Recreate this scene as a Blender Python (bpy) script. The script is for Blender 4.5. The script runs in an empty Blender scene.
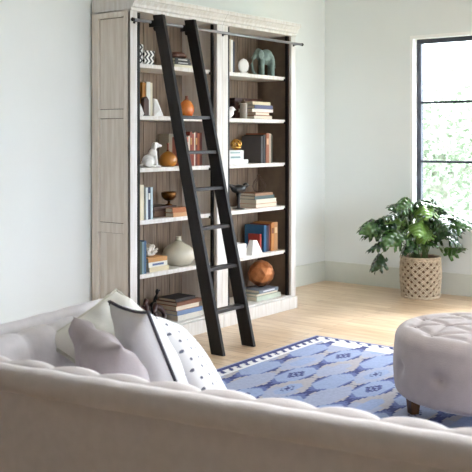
import bpy, bmesh, math, random
from mathutils import Vector, Matrix, noise
R = math.radians
random.seed(7)
S = bpy.context.scene
COL = S.collection

# ------------------------------------------------------------------ view geometry (metres)
FPX = 900.0; HOR = 138.0
RX = (.609, -.7932); FW = (.7932, .609); CAM = (-4.373, -4.258, 1.44)
def shx(px, y):
    """world x of the point at image column px lying at depth plane y"""
    a = (px - 236) / FPX
    d = (FW[0] + a * RX[0], FW[1] + a * RX[1])
    return CAM[0] + d[0] * (y - CAM[1]) / d[1]
def flr(X, Z, z=0):
    return (CAM[0] + X * RX[0] + Z * FW[0], CAM[1] + X * RX[1] + Z * FW[1], z)

# ------------------------------------------------------------------ materials
def lin(c):
    return tuple(((v / 255) / 12.92 if v / 255 <= .04045 else ((v / 255 + .055) / 1.055) ** 2.4) for v in c) + (1,)
MATS = {}
def mat(name, rgb, rough=.6, metal=0., var=.06, scale=12., bump=0., bscale=60., stretch=None, rgb2=None, sheen=0., spec=None, coat=0.):
    if name in MATS: return MATS[name]
    m = bpy.data.materials.new(name); m.use_nodes = True
    nt = m.node_tree; N = nt.nodes; L = nt.links
    b = N['Principled BSDF']
    b.inputs['Roughness'].default_value = rough
    b.inputs['Metallic'].default_value = metal
    if sheen: b.inputs['Sheen Weight'].default_value = sheen; b.inputs['Sheen Roughness'].default_value = .4
    if spec is not None: b.inputs['Specular IOR Level'].default_value = spec
    if coat: b.inputs['Coat Weight'].default_value = coat; b.inputs['Coat Roughness'].default_value = .1
    tc = N.new('ShaderNodeTexCoord'); mp = N.new('ShaderNodeMapping')
    L.new(tc.outputs['Object'], mp.inputs['Vector'])
    if stretch: mp.inputs['Scale'].default_value = stretch
    n = N.new('ShaderNodeTexNoise'); n.inputs['Scale'].default_value = scale; n.inputs['Detail'].default_value = 6
    L.new(mp.outputs[0], n.inputs['Vector'])
    rp = N.new('ShaderNodeValToRGB')
    c = lin(rgb)
    if rgb2: c2 = lin(rgb2)
    else: c2 = tuple(min(1, v * (1 - var * 2)) for v in c[:3]) + (1,)
    rp.color_ramp.elements[0].color = c2; rp.color_ramp.elements[1].color = c
    rp.color_ramp.elements[0].position = .35; rp.color_ramp.elements[1].position = .62
    L.new(n.outputs['Fac'], rp.inputs['Fac']); L.new(rp.outputs[0], b.inputs['Base Color'])
    if bump:
        n2 = N.new('ShaderNodeTexNoise'); n2.inputs['Scale'].default_value = bscale; n2.inputs['Detail'].default_value = 4
        L.new(mp.outputs[0], n2.inputs['Vector'])
        bp = N.new('ShaderNodeBump'); bp.inputs['Strength'].default_value = bump; bp.inputs['Distance'].default_value = .01
        L.new(n2.outputs['Fac'], bp.inputs['Height']); L.new(bp.outputs[0], b.inputs['Normal'])
    MATS[name] = m
    return m

WASH = mat('whitewashed_wood', (227, 224, 220), .55, var=.1, scale=5, stretch=(9, 9, .8), bump=.15, bscale=20, rgb2=(213, 207, 199))
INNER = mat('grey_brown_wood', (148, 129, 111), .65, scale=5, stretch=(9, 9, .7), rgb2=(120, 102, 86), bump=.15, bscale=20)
SIDEW = mat('driftwood_side', (238, 231, 222), .6, scale=4, stretch=(9, 9, .7), rgb2=(222, 212, 200), bump=.15, bscale=20)
WALLM = mat('wall_paint', (232, 236, 235), .7, var=.01, scale=2)
WHITE = mat('white_trim_paint', (245, 245, 243), .45, var=.005)
CEIL = mat('ceiling_paint', (220, 218, 214), .8, var=.01)
BASEM = mat('baseboard_paint', (213, 216, 208), .5, var=.01)
BLACKM = mat('black_iron', (28, 26, 27), .45, .5, var=.1)
RAILM = mat('gunmetal', (150, 149, 152), .3, .9, var=.05)
LADM = mat('espresso_wood', (30, 25, 24), .5, spec=.3, var=.2, scale=6, stretch=(8, 8, .7), bump=.1)
WINM = mat('slate_window_metal', (62, 66, 78), .4, .2, var=.05)
FAB = mat('cream_linen_velvet', (219, 215, 217), .9, var=.03, scale=30, bump=.12, bscale=220, sheen=.35)
OTTM = mat('greige_velvet', (186, 173, 169), .85, var=.04, scale=14, bump=.12, bscale=160, sheen=.4)
LEGM = mat('walnut_leg', (112, 74, 42), .4, var=.2, scale=8, stretch=(8, 8, 1))

# ------------------------------------------------------------------ object helpers
def link(o): COL.objects.link(o); return o
def tag(o, label=None, cat=None, group=None, kind=None):
    if label: o['label'] = label
    if cat: o['category'] = cat
    if group: o['group'] = group
    if kind: o['kind'] = kind
    return o
def empty(name, loc=(0, 0, 0), rot=(0, 0, 0), **k):
    o = bpy.data.objects.new(name, None); o.location = loc; o.rotation_euler = rot; o.empty_display_size = .1
    link(o); tag(o, **k); return o
def obj(name, bm, m, parent=None, smooth=False, bevel=0, sub=0, **k):
    me = bpy.data.meshes.new(name)
    bmesh.ops.recalc_face_normals(bm, faces=bm.faces)
    bm.to_mesh(me); bm.free()
    for mm in (m if isinstance(m, (list, tuple)) else [m]): me.materials.append(mm)
    if smooth:
        for p in me.polygons: p.use_smooth = True
    o = bpy.data.objects.new(name, me); link(o)
    if parent: o.parent = parent
    if bevel:
        b = o.modifiers.new('bevel', 'BEVEL'); b.width = bevel; b.segments = 2; b.limit_method = 'ANGLE'
    if sub:
        s = o.modifiers.new('sub', 'SUBSURF'); s.levels = sub; s.render_levels = sub
    tag(o, **k)
    return o
def BM(): return bmesh.new()
def box(bm, x0, x1, y0, y1, z0, z1, M=None, mi=0):
    vs = [bm.verts.new((x, y, z)) for x in (x0, x1) for y in (y0, y1) for z in (z0, z1)]
    if M is not None:
        for v in vs: v.co = M @ v.co
    for f in ((0, 1, 3, 2), (4, 6, 7, 5), (0, 4, 5, 1), (2, 3, 7, 6), (0, 2, 6, 4), (1, 5, 7, 3)):
        fc = bm.faces.new([vs[i] for i in f]); fc.material_index = mi
    return bm
def tube(bm, pts, r, n=8, closed=False):
    pts = [Vector(p) for p in pts]; rings = []
    for i, p in enumerate(pts):
        if closed: d = pts[(i + 1) % len(pts)] - pts[i - 1]
        else: d = pts[min(i + 1, len(pts) - 1)] - pts[max(i - 1, 0)]
        d.normalize()
        up = Vector((0, 0, 1)) if abs(d.z) < .95 else Vector((1, 0, 0))
        a = d.cross(up).normalized(); b = d.cross(a).normalized()
        rr = r[i] if isinstance(r, (list, tuple)) else r
        rings.append([bm.verts.new(p + a * math.cos(t) * rr + b * math.sin(t) * rr) for t in [2 * math.pi * k / n for k in range(n)]])
    m = len(rings)
    for i in range(m if closed else m - 1):
        A, B = rings[i], rings[(i + 1) % m]
        for k in range(n): bm.faces.new((A[k], A[(k + 1) % n], B[(k + 1) % n], B[k]))
    if not closed:
        bm.faces.new(rings[0][::-1]); bm.faces.new(rings[-1])
    return bm
def lathe(bm, prof, n=32, c=(0, 0, 0)):
    rings = []
    for r, z in prof:
        rings.append([bm.verts.new((c[0] + r * math.cos(2 * math.pi * k / n), c[1] + r * math.sin(2 * math.pi * k / n), c[2] + z)) for k in range(n)])
    for A, B in zip(rings, rings[1:]):
        for k in range(n): bm.faces.new((A[k], A[(k + 1) % n], B[(k + 1) % n], B[k]))
    bm.faces.new(rings[0][::-1]); bm.faces.new(rings[-1])
    return bm
def prism(bm, poly, axis, a0, a1):
    """extrude a 2-D polygon along an axis ('x': poly=(y,z); 'y': poly=(x,z); 'z': poly=(x,y))"""
    def p(u, v, a): return {'x': (a, u, v), 'y': (u, a, v), 'z': (u, v, a)}[axis]
    A = [bm.verts.new(p(u, v, a0)) for u, v in poly]; B = [bm.verts.new(p(u, v, a1)) for u, v in poly]
    bm.faces.new(A); bm.faces.new(B[::-1])
    for i in range(len(poly)): bm.faces.new((A[i], A[(i + 1) % len(poly)], B[(i + 1) % len(poly)], B[i]))
    return bm
def ell(bm, c, r, M=None, sub=2):
    """an ellipsoid lump"""
    T = Matrix.Translation(c) @ (M if M is not None else Matrix.Identity(4)) @ Matrix.Diagonal((r[0], r[1], r[2], 1))
    bmesh.ops.create_icosphere(bm, subdivisions=sub, radius=1, matrix=T)
    return bm
def blob(name, bm, m, parent=None, vox=.005, **k):
    o = obj(name, bm, m, parent, smooth=True, **k)
    r = o.modifiers.new('remesh', 'REMESH'); r.mode = 'VOXEL'; r.voxel_size = vox; r.use_smooth_shade = True
    s = o.modifiers.new('smooth', 'SMOOTH'); s.factor = .6; s.iterations = 4
    return o

# ------------------------------------------------------------------ room
XC = 3.405; YA = .58; YD = -7.0; XE = -5.3; ZC = 3.15
def floor_mat():
    m = bpy.data.materials.new('oak_floor'); m.use_nodes = True
    nt = m.node_tree; N = nt.nodes; L = nt.links; b = N['Principled BSDF']
    tc = N.new('ShaderNodeTexCoord'); mp = N.new('ShaderNodeMapping'); mp.inputs['Rotation'].default_value = (0, 0, R(90))
    L.new(tc.outputs['Object'], mp.inputs['Vector'])
    br = N.new('ShaderNodeTexBrick'); br.inputs['Scale'].default_value = 1
    br.inputs['Brick Width'].default_value = 1.3; br.inputs['Row Height'].default_value = .11; br.inputs['Mortar Size'].default_value = .0025
    br.inputs['Color1'].default_value = lin((228, 204, 174)); br.inputs['Color2'].default_value = lin((212, 184, 150)); br.inputs['Mortar'].default_value = lin((172, 140, 108))
    L.new(mp.outputs[0], br.inputs['Vector'])
    mp2 = N.new('ShaderNodeMapping'); mp2.inputs['Scale'].default_value = (14, 1.2, 1); L.new(tc.outputs['Object'], mp2.inputs['Vector'])
    n = N.new('ShaderNodeTexNoise'); n.inputs['Scale'].default_value = 3; n.inputs['Detail'].default_value = 8; n.inputs['Distortion'].default_value = .6
    L.new(mp2.outputs[0], n.inputs['Vector'])
    mx = N.new('ShaderNodeMix'); mx.data_type = 'RGBA'; mx.blend_type = 'MULTIPLY'; mx.inputs[0].default_value = .55
    rp = N.new('ShaderNodeValToRGB'); rp.color_ramp.elements[0].position = .3; rp.color_ramp.elements[1].position = .6
    rp.color_ramp.elements[0].color = lin((205, 180, 150)); rp.color_ramp.elements[1].color = (1, 1, 1, 1)
    L.new(n.outputs['Fac'], rp.inputs['Fac']); L.new(br.outputs['Color'], mx.inputs[6]); L.new(rp.outputs[0], mx.inputs[7])
    L.new(mx.outputs[2], b.inputs['Base Color']); b.inputs['Roughness'].default_value = .3
    bp = N.new('ShaderNodeBump'); bp.inputs['Strength'].default_value = .12; bp.inputs['Distance'].default_value = .004
    L.new(n.outputs['Fac'], bp.inputs['Height']); L.new(bp.outputs[0], b.inputs['Normal'])
    return m
obj('floor', box(BM(), XE, XC + .2, YD, YA + .2, -.1, 0), floor_mat(), kind='structure')
ADDED_SKYLIGHT = (-.9, .1, -3.4, -2.4)      # invented opening in the unseen ceiling, adds top light on the sofa
bm = BM(); box(bm, XE, ADDED_SKYLIGHT[0], YD, YA + .2, ZC, ZC + .1); box(bm, ADDED_SKYLIGHT[1], XC + .2, YD, YA + .2, ZC, ZC + .1)
box(bm, ADDED_SKYLIGHT[0], ADDED_SKYLIGHT[1], YD, ADDED_SKYLIGHT[2], ZC, ZC + .1); box(bm, ADDED_SKYLIGHT[0], ADDED_SKYLIGHT[1], ADDED_SKYLIGHT[3], YA + .2, ZC, ZC + .1)
obj('ceiling', bm, CEIL, kind='structure')
bm = box(BM(), XE, XC, YA, YA + .2, 0, ZC); box(bm, XE, 1.93, .386, YA, 0, ZC)      # the wall steps forward behind the bookcases
obj('wall_north', bm, WALLM, kind='structure')
obj('wall_west', box(BM(), XE - .2, XE, YD, YA + .2, 0, ZC), mat('taupe_wall', (128, 119, 114), .8, var=.02), kind='structure')
def wall_holes(name, axis, c0, c1, a0, a1, holes):
    """wall slab between c0..c1 across, running a0..a1, with rectangular holes (b0,b1,z0,z1)"""
    bm = BM()
    def seg(p, q, z0, z1):
        if axis == 'y': box(bm, c0, c1, p, q, z0, z1)
        else: box(bm, p, q, c0, c1, z0, z1)
    cur = a0
    for b0, b1, z0, z1 in sorted(holes):
        seg(cur, b0, 0, ZC); seg(b0, b1, 0, z0); seg(b0, b1, z1, ZC); cur = b1
    seg(cur, a1, 0, ZC)
    return obj(name, bm, WALLM, kind='structure')
GLASS = bpy.data.materials.new('clear_glass'); GLASS.use_nodes = True
nt = GLASS.node_tree; nt.nodes.remove(nt.nodes['Principled BSDF'])
a = nt.nodes.new('ShaderNodeBsdfTransparent'); g = nt.nodes.new('ShaderNodeBsdfGlossy'); g.inputs['Roughness'].default_value = .02
mx = nt.nodes.new('ShaderNodeMixShader'); mx.inputs[0].default_value = .05
nt.links.new(a.outputs[0], mx.inputs[1]); nt.links.new(g.outputs[0], mx.inputs[2]); nt.links.new(mx.outputs[0], nt.nodes['Material Output'].inputs['Surface'])

EW = [(-1.57, -.367), (-3.25, -2.05), (-4.95, -3.75)]          # windows of the east wall
WZ = (.585, 2.408)
wall_holes('wall_east', 'y', XC, XC + .2, YD, YA + .2, [(a_, b_, WZ[0], WZ[1]) for a_, b_ in EW])
DW = [(-1.9, .0), (.6, 2.9)]                 # invented windows in the unseen south wall, added for daylight from that side
DZ = (.3, 2.6)
wall_holes('wall_south', 'x', YD - .2, YD, XE, XC + .2, [(a_, b_, DZ[0], DZ[1]) for a_, b_ in DW])
obj('baseboard_east', box(BM(), XC - .018, XC, YD, YA, 0, .2), BASEM, bevel=.004, kind='structure')
obj('baseboard_north', box(BM(), 1.93, XC - .018, YA - .018, YA, 0, .2), BASEM, bevel=.004, kind='structure')
obj('trim_1', box(BM(), XE, -.02, .386 - .018, .386, 0, .2), BASEM, bevel=.004, kind='structure')
wi = 0
def window(axis, c, a0, a1, z0, z1, rows, cols):
    global wi; wi += 1
    def bb(bm, p, q, z_0, z_1, d0, d1):
        if axis == 'y': box(bm, c + d0, c + d1, p, q, z_0, z_1)
        else: box(bm, p, q, c - d1, c - d0, z_0, z_1)
    w = empty('window_%d' % wi, (0, 0, 0), kind='structure')
    bm = BM(); f = .042; t = .03; A0, A1, Z0, Z1 = a0, a1, z0, z1; a0 += t; a1 -= t; z0 += t; z1 -= t
    bb(bm, a0, a1, z1 - f, z1, .085, .135); bb(bm, a0, a1, z0, z0 + f, .085, .135)
    bb(bm, a0, a0 + f, z0 + f, z1 - f, .085, .135); bb(bm, a1 - f, a1, z0 + f, z1 - f, .085, .135)
    obj('window_frame', bm, WINM, w, bevel=.003)
    iz0, iz1 = z0 + f, z1 - f; h = (iz1 - iz0) / rows
    for i in range(1, rows):
        zz = iz0 + h * i; bm = BM(); bb(bm, a0 + f, a1 - f, zz - .011, zz + .011, .095, .125); obj('glazing_bar', bm, WINM, w)
    for j in range(1, cols):
        aa = a0 + (a1 - a0) * j / cols
        for i in range(rows):
            bm = BM(); bb(bm, aa - .011, aa + .011, iz0 + h * i + .011, iz0 + h * (i + 1) - .011, .095, .125); obj('glazing_bar', bm, WINM, w)
    bm = BM(); bb(bm, a0 + f, a1 - f, iz0, iz1, .107, .111); obj('window_pane', bm, GLASS, w)
    a0, a1, z0, z1 = A0, A1, Z0, Z1; bm = BM()      # white plaster reveal lining and sill
    bb(bm, a0, a0 + t, z0, z1, -.002, .14); bb(bm, a1 - t, a1, z0, z1, -.002, .14)
    bb(bm, a0 + t, a1 - t, z1 - t, z1, -.002, .14); bb(bm, a0 + t, a1 - t, z0, z0 + t, -.012, .14)
    obj('window_reveal', bm, WHITE, w)
for a_, b_ in EW: window('y', XC, a_, b_, WZ[0], WZ[1], 3, 2)
for a_, b_ in DW: window('x', YD, a_, b_, DZ[0], DZ[1], 4, 3)

# ------------------------------------------------------------------ outdoors
obj('lawn', box(BM(), -30, 40, -40, 40, -.7, -.6), mat('grass', (150, 160, 140), .9, var=.2, scale=3), kind='structure')
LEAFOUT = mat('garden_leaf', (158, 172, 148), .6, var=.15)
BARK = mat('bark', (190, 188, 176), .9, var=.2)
def garden_tree(x, y, h, r, label):
    t = empty('garden_tree', (x, y, -.6), label=label, cat='tree', group='trees outside the window')
    bm = tube(BM(), [(0, 0, 0), (.05, 0, h * .4), (0, .05, h * .8)], [.14, .1, .05]); 
    for k in range(7):
        an = k * 2.4; tube(bm, [(0, 0, h * (.35 + .06 * k)), (math.cos(an) * r * .7, math.sin(an) * r * .7, h * (.5 + .06 * k))], [.05, .015], 6)
    obj('trunk', bm, BARK, t)
    bm = BM()
    for i in range(3200):
        u = Vector((random.gauss(0, 1), random.gauss(0, 1), random.gauss(0, 1))).normalized() * (random.random() ** .4)
        c = Vector((u.x * r, u.y * r, h * .62 + u.z * h * .4)); s = .05 + random.random() * .05
        q = Matrix.Rotation(random.random() * 6.3, 4, Vector((random.gauss(0, 1), random.gauss(0, 1), random.gauss(0, 1))).normalized())
        bm.faces.new([bm.verts.new(c + q @ Vector(p)) for p in ((-s, 0, 0), (0, -s * .5, .01), (s, 0, 0), (0, s * .5, .01))])
    obj('foliage', bm, LEAFOUT, t)
garden_tree(9.0, 1.9, 2.9, 1.4, 'pale green tree outside, seen through the left edge of the tall window')
garden_tree(10.5, -1.6, 3.3, 1.6, 'taller green tree outside, at the right of the window view')
garden_tree(14.0, 3.2, 3.6, 2.0, 'distant hazy tree outside, behind the nearer garden trees')

# ------------------------------------------------------------------ bookcases
BD = .37
SHELF = [.112, .494, .868, 1.232, 1.595, 1.956]               # top faces
def bookcase(x0, label, panel_left, panel_right):
    t = empty('bookcase', (x0, 0, 0), label=label, cat='bookcase', group='pair of matching bookcases')
    W = 1.0
    sl = .068; sr = .065
    for side, (a0, a1), out in (('l', (0.004, sl - .006), panel_left), ('r', (W - sr + .006, W - .001), panel_right)):
        bm = BM()
        if out:      # frame-and-panel outer side: recessed boards between stiles and rails
            ao, ai = (a0, a1) if side == 'l' else (a1, a0)
            s = 1 if side == 'l' else -1
            rec = ao + s * .017
            lo, hi = sorted((rec, ai)); box(bm, lo, hi, .02, BD, .1, 2.3, mi=1)
            lo, hi = sorted((rec - s * .006, rec))
            for za, zb in ((.2, .79), (.855, 1.575), (1.635, 2.265)): box(bm, lo, hi, .0665, BD - .0695, za + .0045, zb - .0045)
            lo, hi = sorted((ao - s * .004, rec))
            box(bm, lo, hi, .0, .062, .1, 2.31); box(bm, lo, hi, BD - .065, BD, .1, 2.31)
            for za, zb in ((.1, .2), (.79, .855), (1.575, 1.635), (2.265, 2.31)): box(bm, lo, hi, .062, BD - .065, za, zb)
        else: box(bm, a0, a1, .02, BD, .1, 2.3)
        obj('side_panel', bm, [SIDEW, mat('antique_glaze', (120, 104, 88), .7, var=.1)], t, bevel=.0015)
        bm = box(BM(), 0 if side == 'l' else W - sr, sl if side == 'l' else W, -.004, .02, .1, 2.3)
        obj('stile', bm, WASH, t, bevel=.003)
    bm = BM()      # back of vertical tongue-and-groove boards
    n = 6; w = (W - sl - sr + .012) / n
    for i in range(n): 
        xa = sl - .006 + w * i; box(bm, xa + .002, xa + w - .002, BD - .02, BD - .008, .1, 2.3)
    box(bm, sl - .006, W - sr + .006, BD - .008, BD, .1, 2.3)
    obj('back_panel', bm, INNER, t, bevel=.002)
    for i, z in enumerate(SHELF):
        bm = box(BM(), sl - .006, W - sr + .006, -.0 if i == 0 else .05, BD - .02, z - (.012 if i == 0 else .03), z)
        obj('shelf', bm, WASH, t, bevel=.003)
    bm = box(BM(), 0, W, -.024, BD, 0, .1); obj('plinth', bm, WASH, t, bevel=.005)
    prof = [(BD, 2.3), (-.012, 2.3), (-.012, 2.322), (-.024, 2.328), (-.03, 2.345), (-.052, 2.372), (-.06, 2.376), (-.06, 2.402), (BD, 2.402)]
    obj('crown', prism(BM(), prof, 'x', 0, W - .002 if x0 == 0 else W), WASH, t, bevel=.002)
    for xx in (sl + .052, W - sr - .010):
        obj('iron_post', box(BM(), xx - .009, xx + .009, .03, .047, .112, 2.3), BLACKM, t)
    for z in SHELF[1:]:
        obj('shelf_bracket', box(BM(), W - sr - .034, W - sr - .004, .036, .052, z - .036, z - .018), BLACKM, t)
    return t
bookcase(0, 'left whitewashed bookcase, the one the ladder leans in front of', True, False)
bookcase(1.0, 'right whitewashed bookcase, the one nearer the room corner', False, True)

# rail
t = empty('ladder_rail', (0, 0, 2.23), label='thin dark metal rail running across the top of both bookcases', cat='rail')
obj('rail_bar', tube(BM(), [(-.03, -.065, 0), (2.0, -.065, 0)], .011, 12), RAILM, t, smooth=True)
for x in (-.045, 1.995):
    obj('end_cap', tube(BM(), [(x, -.065, 0), (x + .015, -.065, 0)], .013, 12), BLACKM, t)
for x in (.035, 1.0, 1.965):
    bm = tube(BM(), [(x, -.004, 0), (x, -.062, 0)], .008, 8); box(bm, x - .009, x + .009, -.008, -.004, -.016, .016)
    obj('rail_bracket', bm, BLACKM, t)

# ladder
t = empty('library_ladder', (.45, -.53, 0), label='black wooden library ladder leaning on the bookcase rail', cat='ladder')
def LP(a, b, k): return Vector(a) + (Vector(b) - Vector(a)) * k
off = Vector((.45, -.53, 0))
LB, LT = Vector((.29, -.53, 0)) - off, Vector((.15, -.125, 2.275)) - off
RB, RT = Vector((.628, -.53, 0)) - off, Vector((.478, -.125, 2.275)) - off
for A, B in ((LB, LT), (RB, RT)):
    bm = BM(); hw = .014; hd = .052
    vs = [bm.verts.new(P + Vector((sx * hw, sy * hd * (1 if P is A else .85), 0))) for P in (A, B) for sx, sy in ((-1, -1), (1, -1), (1, 1), (-1, 1))]
    bm.faces.new(vs[0:4][::-1]); bm.faces.new(vs[4:8])
    for i in range(4): bm.faces.new((vs[i], vs[(i + 1) % 4], vs[4 + (i + 1) % 4], vs[4 + i]))
    obj('stringer', bm, LADM, t, bevel=.003)
    hk = Vector(B) + Vector((0, .02, -.045))
    bm = BM(); box(bm, hk.x - .018, hk.x - .0145, hk.y - .05, hk.y + .055, hk.z - .035, hk.z + .01)
    obj('hook_plate', bm, BLACKM, t)
    tt = tube(BM(), [(hk.x + .016, hk.y + .025, hk.z - .04), (hk.x + .03, hk.y + .025, hk.z - .04)], .02, 14); obj('roller', tt, BLACKM, t)
for k in (.695, .59, .48, .365, .245, .122):
    a_ = LP(LB, LT, k); b_ = LP(RB, RT, k)
    bm = BM(); bm_v = [bm.verts.new(P + Vector((0, dy, dz))) for P in (a_ + Vector((.013, 0, 0)), b_ - Vector((.013, 0, 0))) for dy, dz in ((-.034, -.011), (.034, -.011), (.034, .011), (-.034, .011))]
    bm.faces.new(bm_v[0:4]); bm.faces.new(bm_v[4:8])
    for i in range(4): bm.faces.new((bm_v[i], bm_v[(i + 1) % 4], bm_v[4 + (i + 1) % 4], bm_v[4 + i]))
    obj('rung', bm, mat('dark_steel', (44, 41, 42), .42, .3), t, bevel=.003)

# ------------------------------------------------------------------ books
PAGE = mat('book_pages', (232, 222, 200), .8, var=.08, scale=4, stretch=(1, 1, 60))
def cmat(c): return mat('cloth_%d_%d_%d' % c, c, .6, var=.08, scale=8)
def book(label, x, y, z, t, h, d, color, lying=False, pages_front=False, group=None, rz=0, band=None, lean=0, cat='book', pages_col=None):
    """upright: x = left side, y = spine front, t thickness, h height, d depth. lying: x = left end, h along x, d along y, t up."""
    o = empty('book', (x, y, z), (0, R(lean), R(rz)), label=label, cat=cat, group=group)
    m = cmat(color); c = .003 if t < .04 else .004
    pm = PAGE if pages_col is None else cmat(pages_col)
    if lying:
        bm = BM(); box(bm, 0, h, 0, d, 0, c); box(bm, 0, h, 0, d, t - c, t)
        if pages_front: box(bm, 0, h, d - c, d, c, t - c)
        else: box(bm, 0, h, 0, c, c, t - c)
        obj('cover', bm, m, o)
        e = .005
        y0, y1 = (e, d - c) if pages_front else (c, d - e)
        obj('page_block', box(BM(), e, h - e, y0, y1, c, t - c), pm, o)
        if band and not pages_front: obj('title_label', box(BM(), h * .2, h * .8, -.0012, 0, t * .3, t * .72), cmat(band), o)
    else:
        bm = BM(); box(bm, 0, c, 0, d, 0, h); box(bm, t - c, t, 0, d, 0, h)
        if pages_front: box(bm, c, t - c, d - c, d, 0, h)
        else: box(bm, c, t - c, 0, c, 0, h)
        obj('cover', bm, m, o)
        e = .004
        y0, y1 = (e, d - c) if pages_front else (c, d - e)
        obj('page_block', box(BM(), c, t - c, y0, y1, e, h - e), pm, o)
        if band and not pages_front: obj('title_label', box(BM(), t * .15, t * .85, -.0012, 0, h * .62, h * .82), cmat(band), o)
    return o

# ---- left bay, top shelf
z = SHELF[5]
def chevron_mat():
    m = bpy.data.materials.new('chevron_print'); m.use_nodes = True; N = m.node_tree.nodes; L = m.node_tree.links; b = N['Principled BSDF']
    tc = N.new('ShaderNodeTexCoord'); sp = N.new('ShaderNodeSeparateXYZ'); L.new(tc.outputs['Object'], sp.inputs[0])
    def mth(op, a, bb=None, v=None):
        n = N.new('ShaderNodeMath'); n.operation = op
        for i, q in enumerate((a, bb)):
            if q is None: continue
            if isinstance(q, (int, float)): n.inputs[i].default_value = q
            else: L.new(q, n.inputs[i])
        return n.outputs[0]
    s = mth('ADD', sp.outputs['X'], mth('MULTIPLY', sp.outputs['Y'], -1.0))
    zig = mth('ABSOLUTE', mth('SUBTRACT', mth('FRACT', mth('MULTIPLY', sp.outputs['Z'], 22)), .5))
    v = mth('FRACT', mth('ADD', mth('MULTIPLY', s, 26), mth('MULTIPLY', zig, 1.2)))
    g_ = mth('GREATER_THAN', v, .5)
    mx = N.new('ShaderNodeMix'); mx.data_type = 'RGBA'; mx.inputs[6].default_value = lin((238, 238, 234)); mx.inputs[7].default_value = lin((30, 30, 34))
    L.new(g_, mx.inputs[0]); L.new(mx.outputs[2], b.inputs['Base Color']); return m
CHEV = chevron_mat()
def cbox(x, y, w, d, h, label):
    t = empty('patterned_box', (x, y, z), label=label, cat='box', group='zigzag boxes on the top shelf')
    obj('box_body', box(BM(), 0, w, 0, d, 0, h * .72), CHEV, t, bevel=.002)
    obj('box_lid', box(BM(), -.003, w + .003, -.003, d + .003, h * .72, h), CHEV, t, bevel=.002)
cbox(.125, .07, .075, .15, .135, 'taller white box with black zigzag print on the top left shelf')
cbox(.208, .06, .095, .13, .095, 'shorter white box with black zigzag print beside the taller one')
book('long black book lying flat, topmost of its stack on the top left shelf', .56, .09, z + .047, .024, .17, .13, (32, 30, 32), True, band=(200, 200, 196), group='stack on the top left shelf')
book('flat white-paged book lying under the black books, top left shelf', .545, .08, z, .022, .2, .15, (226, 220, 196), True, group='stack on the top left shelf')
book('black book in the middle of the stack on the top left shelf', .555, .085, z + .023, .023, .18, .14, (44, 42, 44), True, band=(190, 190, 188), group='stack on the top left shelf')
bm = BM(); ell(bm, (0, 0, .028), (.085, .05, .028)); ell(bm, (.05, .01, .02), (.06, .045, .022)); ell(bm, (-.05, -.01, .02), (.05, .04, .02))
t = blob('leather_pouch', bm, mat('brown_leather', (98, 58, 40), .45, var=.2), vox=.006, label='brown leather pouch lying on the black books, top shelf', cat='pouch'); t.location = (.65, .15, z + .072)

# ---- left bay, second shelf
z = SHELF[4]
G = 'upright books on the second left shelf'
book('ochre yellow book, leftmost on the second shelf of the left bookcase', .215, .09, z, .035, .235, .2, (176, 116, 34), group=G)
book('thick white book beside the ochre one on the second left shelf', .252, .085, z, .04, .24, .17, (228, 226, 218), group=G)
book('slim cream book standing right of the thick white one, second left shelf', .294, .09, z, .025, .235, .17, (222, 212, 186), group=G)
def wedge(x, y, z_, w, h, d, label, m, name='geometric_bookend', cat='bookend', top=.3, rz=0):
    o = empty(name, (x, y, z_), (0, 0, R(rz)), label=label, cat=cat)
    bm = BM(); lo = [bm.verts.new(p) for p in ((-w / 2, 0, 0), (w * .5, 0, 0), (w / 2, d, 0), (-w / 2, d, 0))]
    hi = [bm.verts.new(p) for p in ((-w / 2 * top, d * .3, h), (w / 2 * top, d * .3, h * .96), (w / 2 * top, d * .75, h * .93), (-w / 2 * top, d * .75, h))]
    mid = [bm.verts.new(p) for p in ((0, -d * .12, h * .35),)]
    bm.faces.new(lo[::-1]); bm.faces.new(hi)
    for i in range(1, 4): bm.faces.new((lo[i], lo[(i + 1) % 4], hi[(i + 1) % 4], hi[i]))
    for e in ((lo[0], lo[1]), (lo[1], hi[1]), (hi[1], hi[0]), (hi[0], lo[0])): bm.faces.new((e[0], e[1], mid[0]))
    obj('faceted_block', bm, m, o)
    obj('felt_base', box(BM(), -w / 2 * .95, w / 2 * .95, d * .04, d * .96, -.0, .002), cmat((90, 90, 88)), o)
    return o
PLAST = mat('white_plaster', (240, 238, 234), .6, var=.03)
wedge(.165, .065, z, .13, .105, .09, 'white faceted bookend in front of the ochre book', PLAST)
wedge(.365, .07, z, .1, .125, .1, 'white faceted bookend right of the white books, partly behind the ladder', PLAST)
o = empty('brown_triangle', (.232, .06, z), label='dark brown angular wooden block before the ochre book', cat='ornament'); o.name = 'wooden_block'
obj('block_body', prism(BM(), [(-.03, 0), (.02, 0), (.02, .11), (0, .135), (-.03, .12)], 'y', 0, .03), mat('dark_walnut', (78, 42, 26), .5, var=.2), o, bevel=.002)
obj('block_foot', box(BM(), -.034, .024, -.003, .033, 0, .004), cmat((60, 36, 24)), o)
o = empty('orange_vase', (shx(186.5, .14), .14, z), label='rounded orange glass vase with a short stem neck', cat='vase')
ORG = mat('amber_glaze', (206, 98, 34), .25, var=.1, scale=6, rgb2=(226, 140, 60), coat=.5)
obj('vase_body', lathe(BM(), [(.025, 0), (.045, .012), (.058, .045), (.056, .08), (.04, .112), (.018, .13)]), ORG, o, smooth=True)
obj('vase_neck', lathe(BM(), [(.018, .129), (.012, .138), (.011, .155), (.014, .16)], 16), mat('brown_glaze', (130, 66, 34), .3), o, smooth=True)

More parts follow.
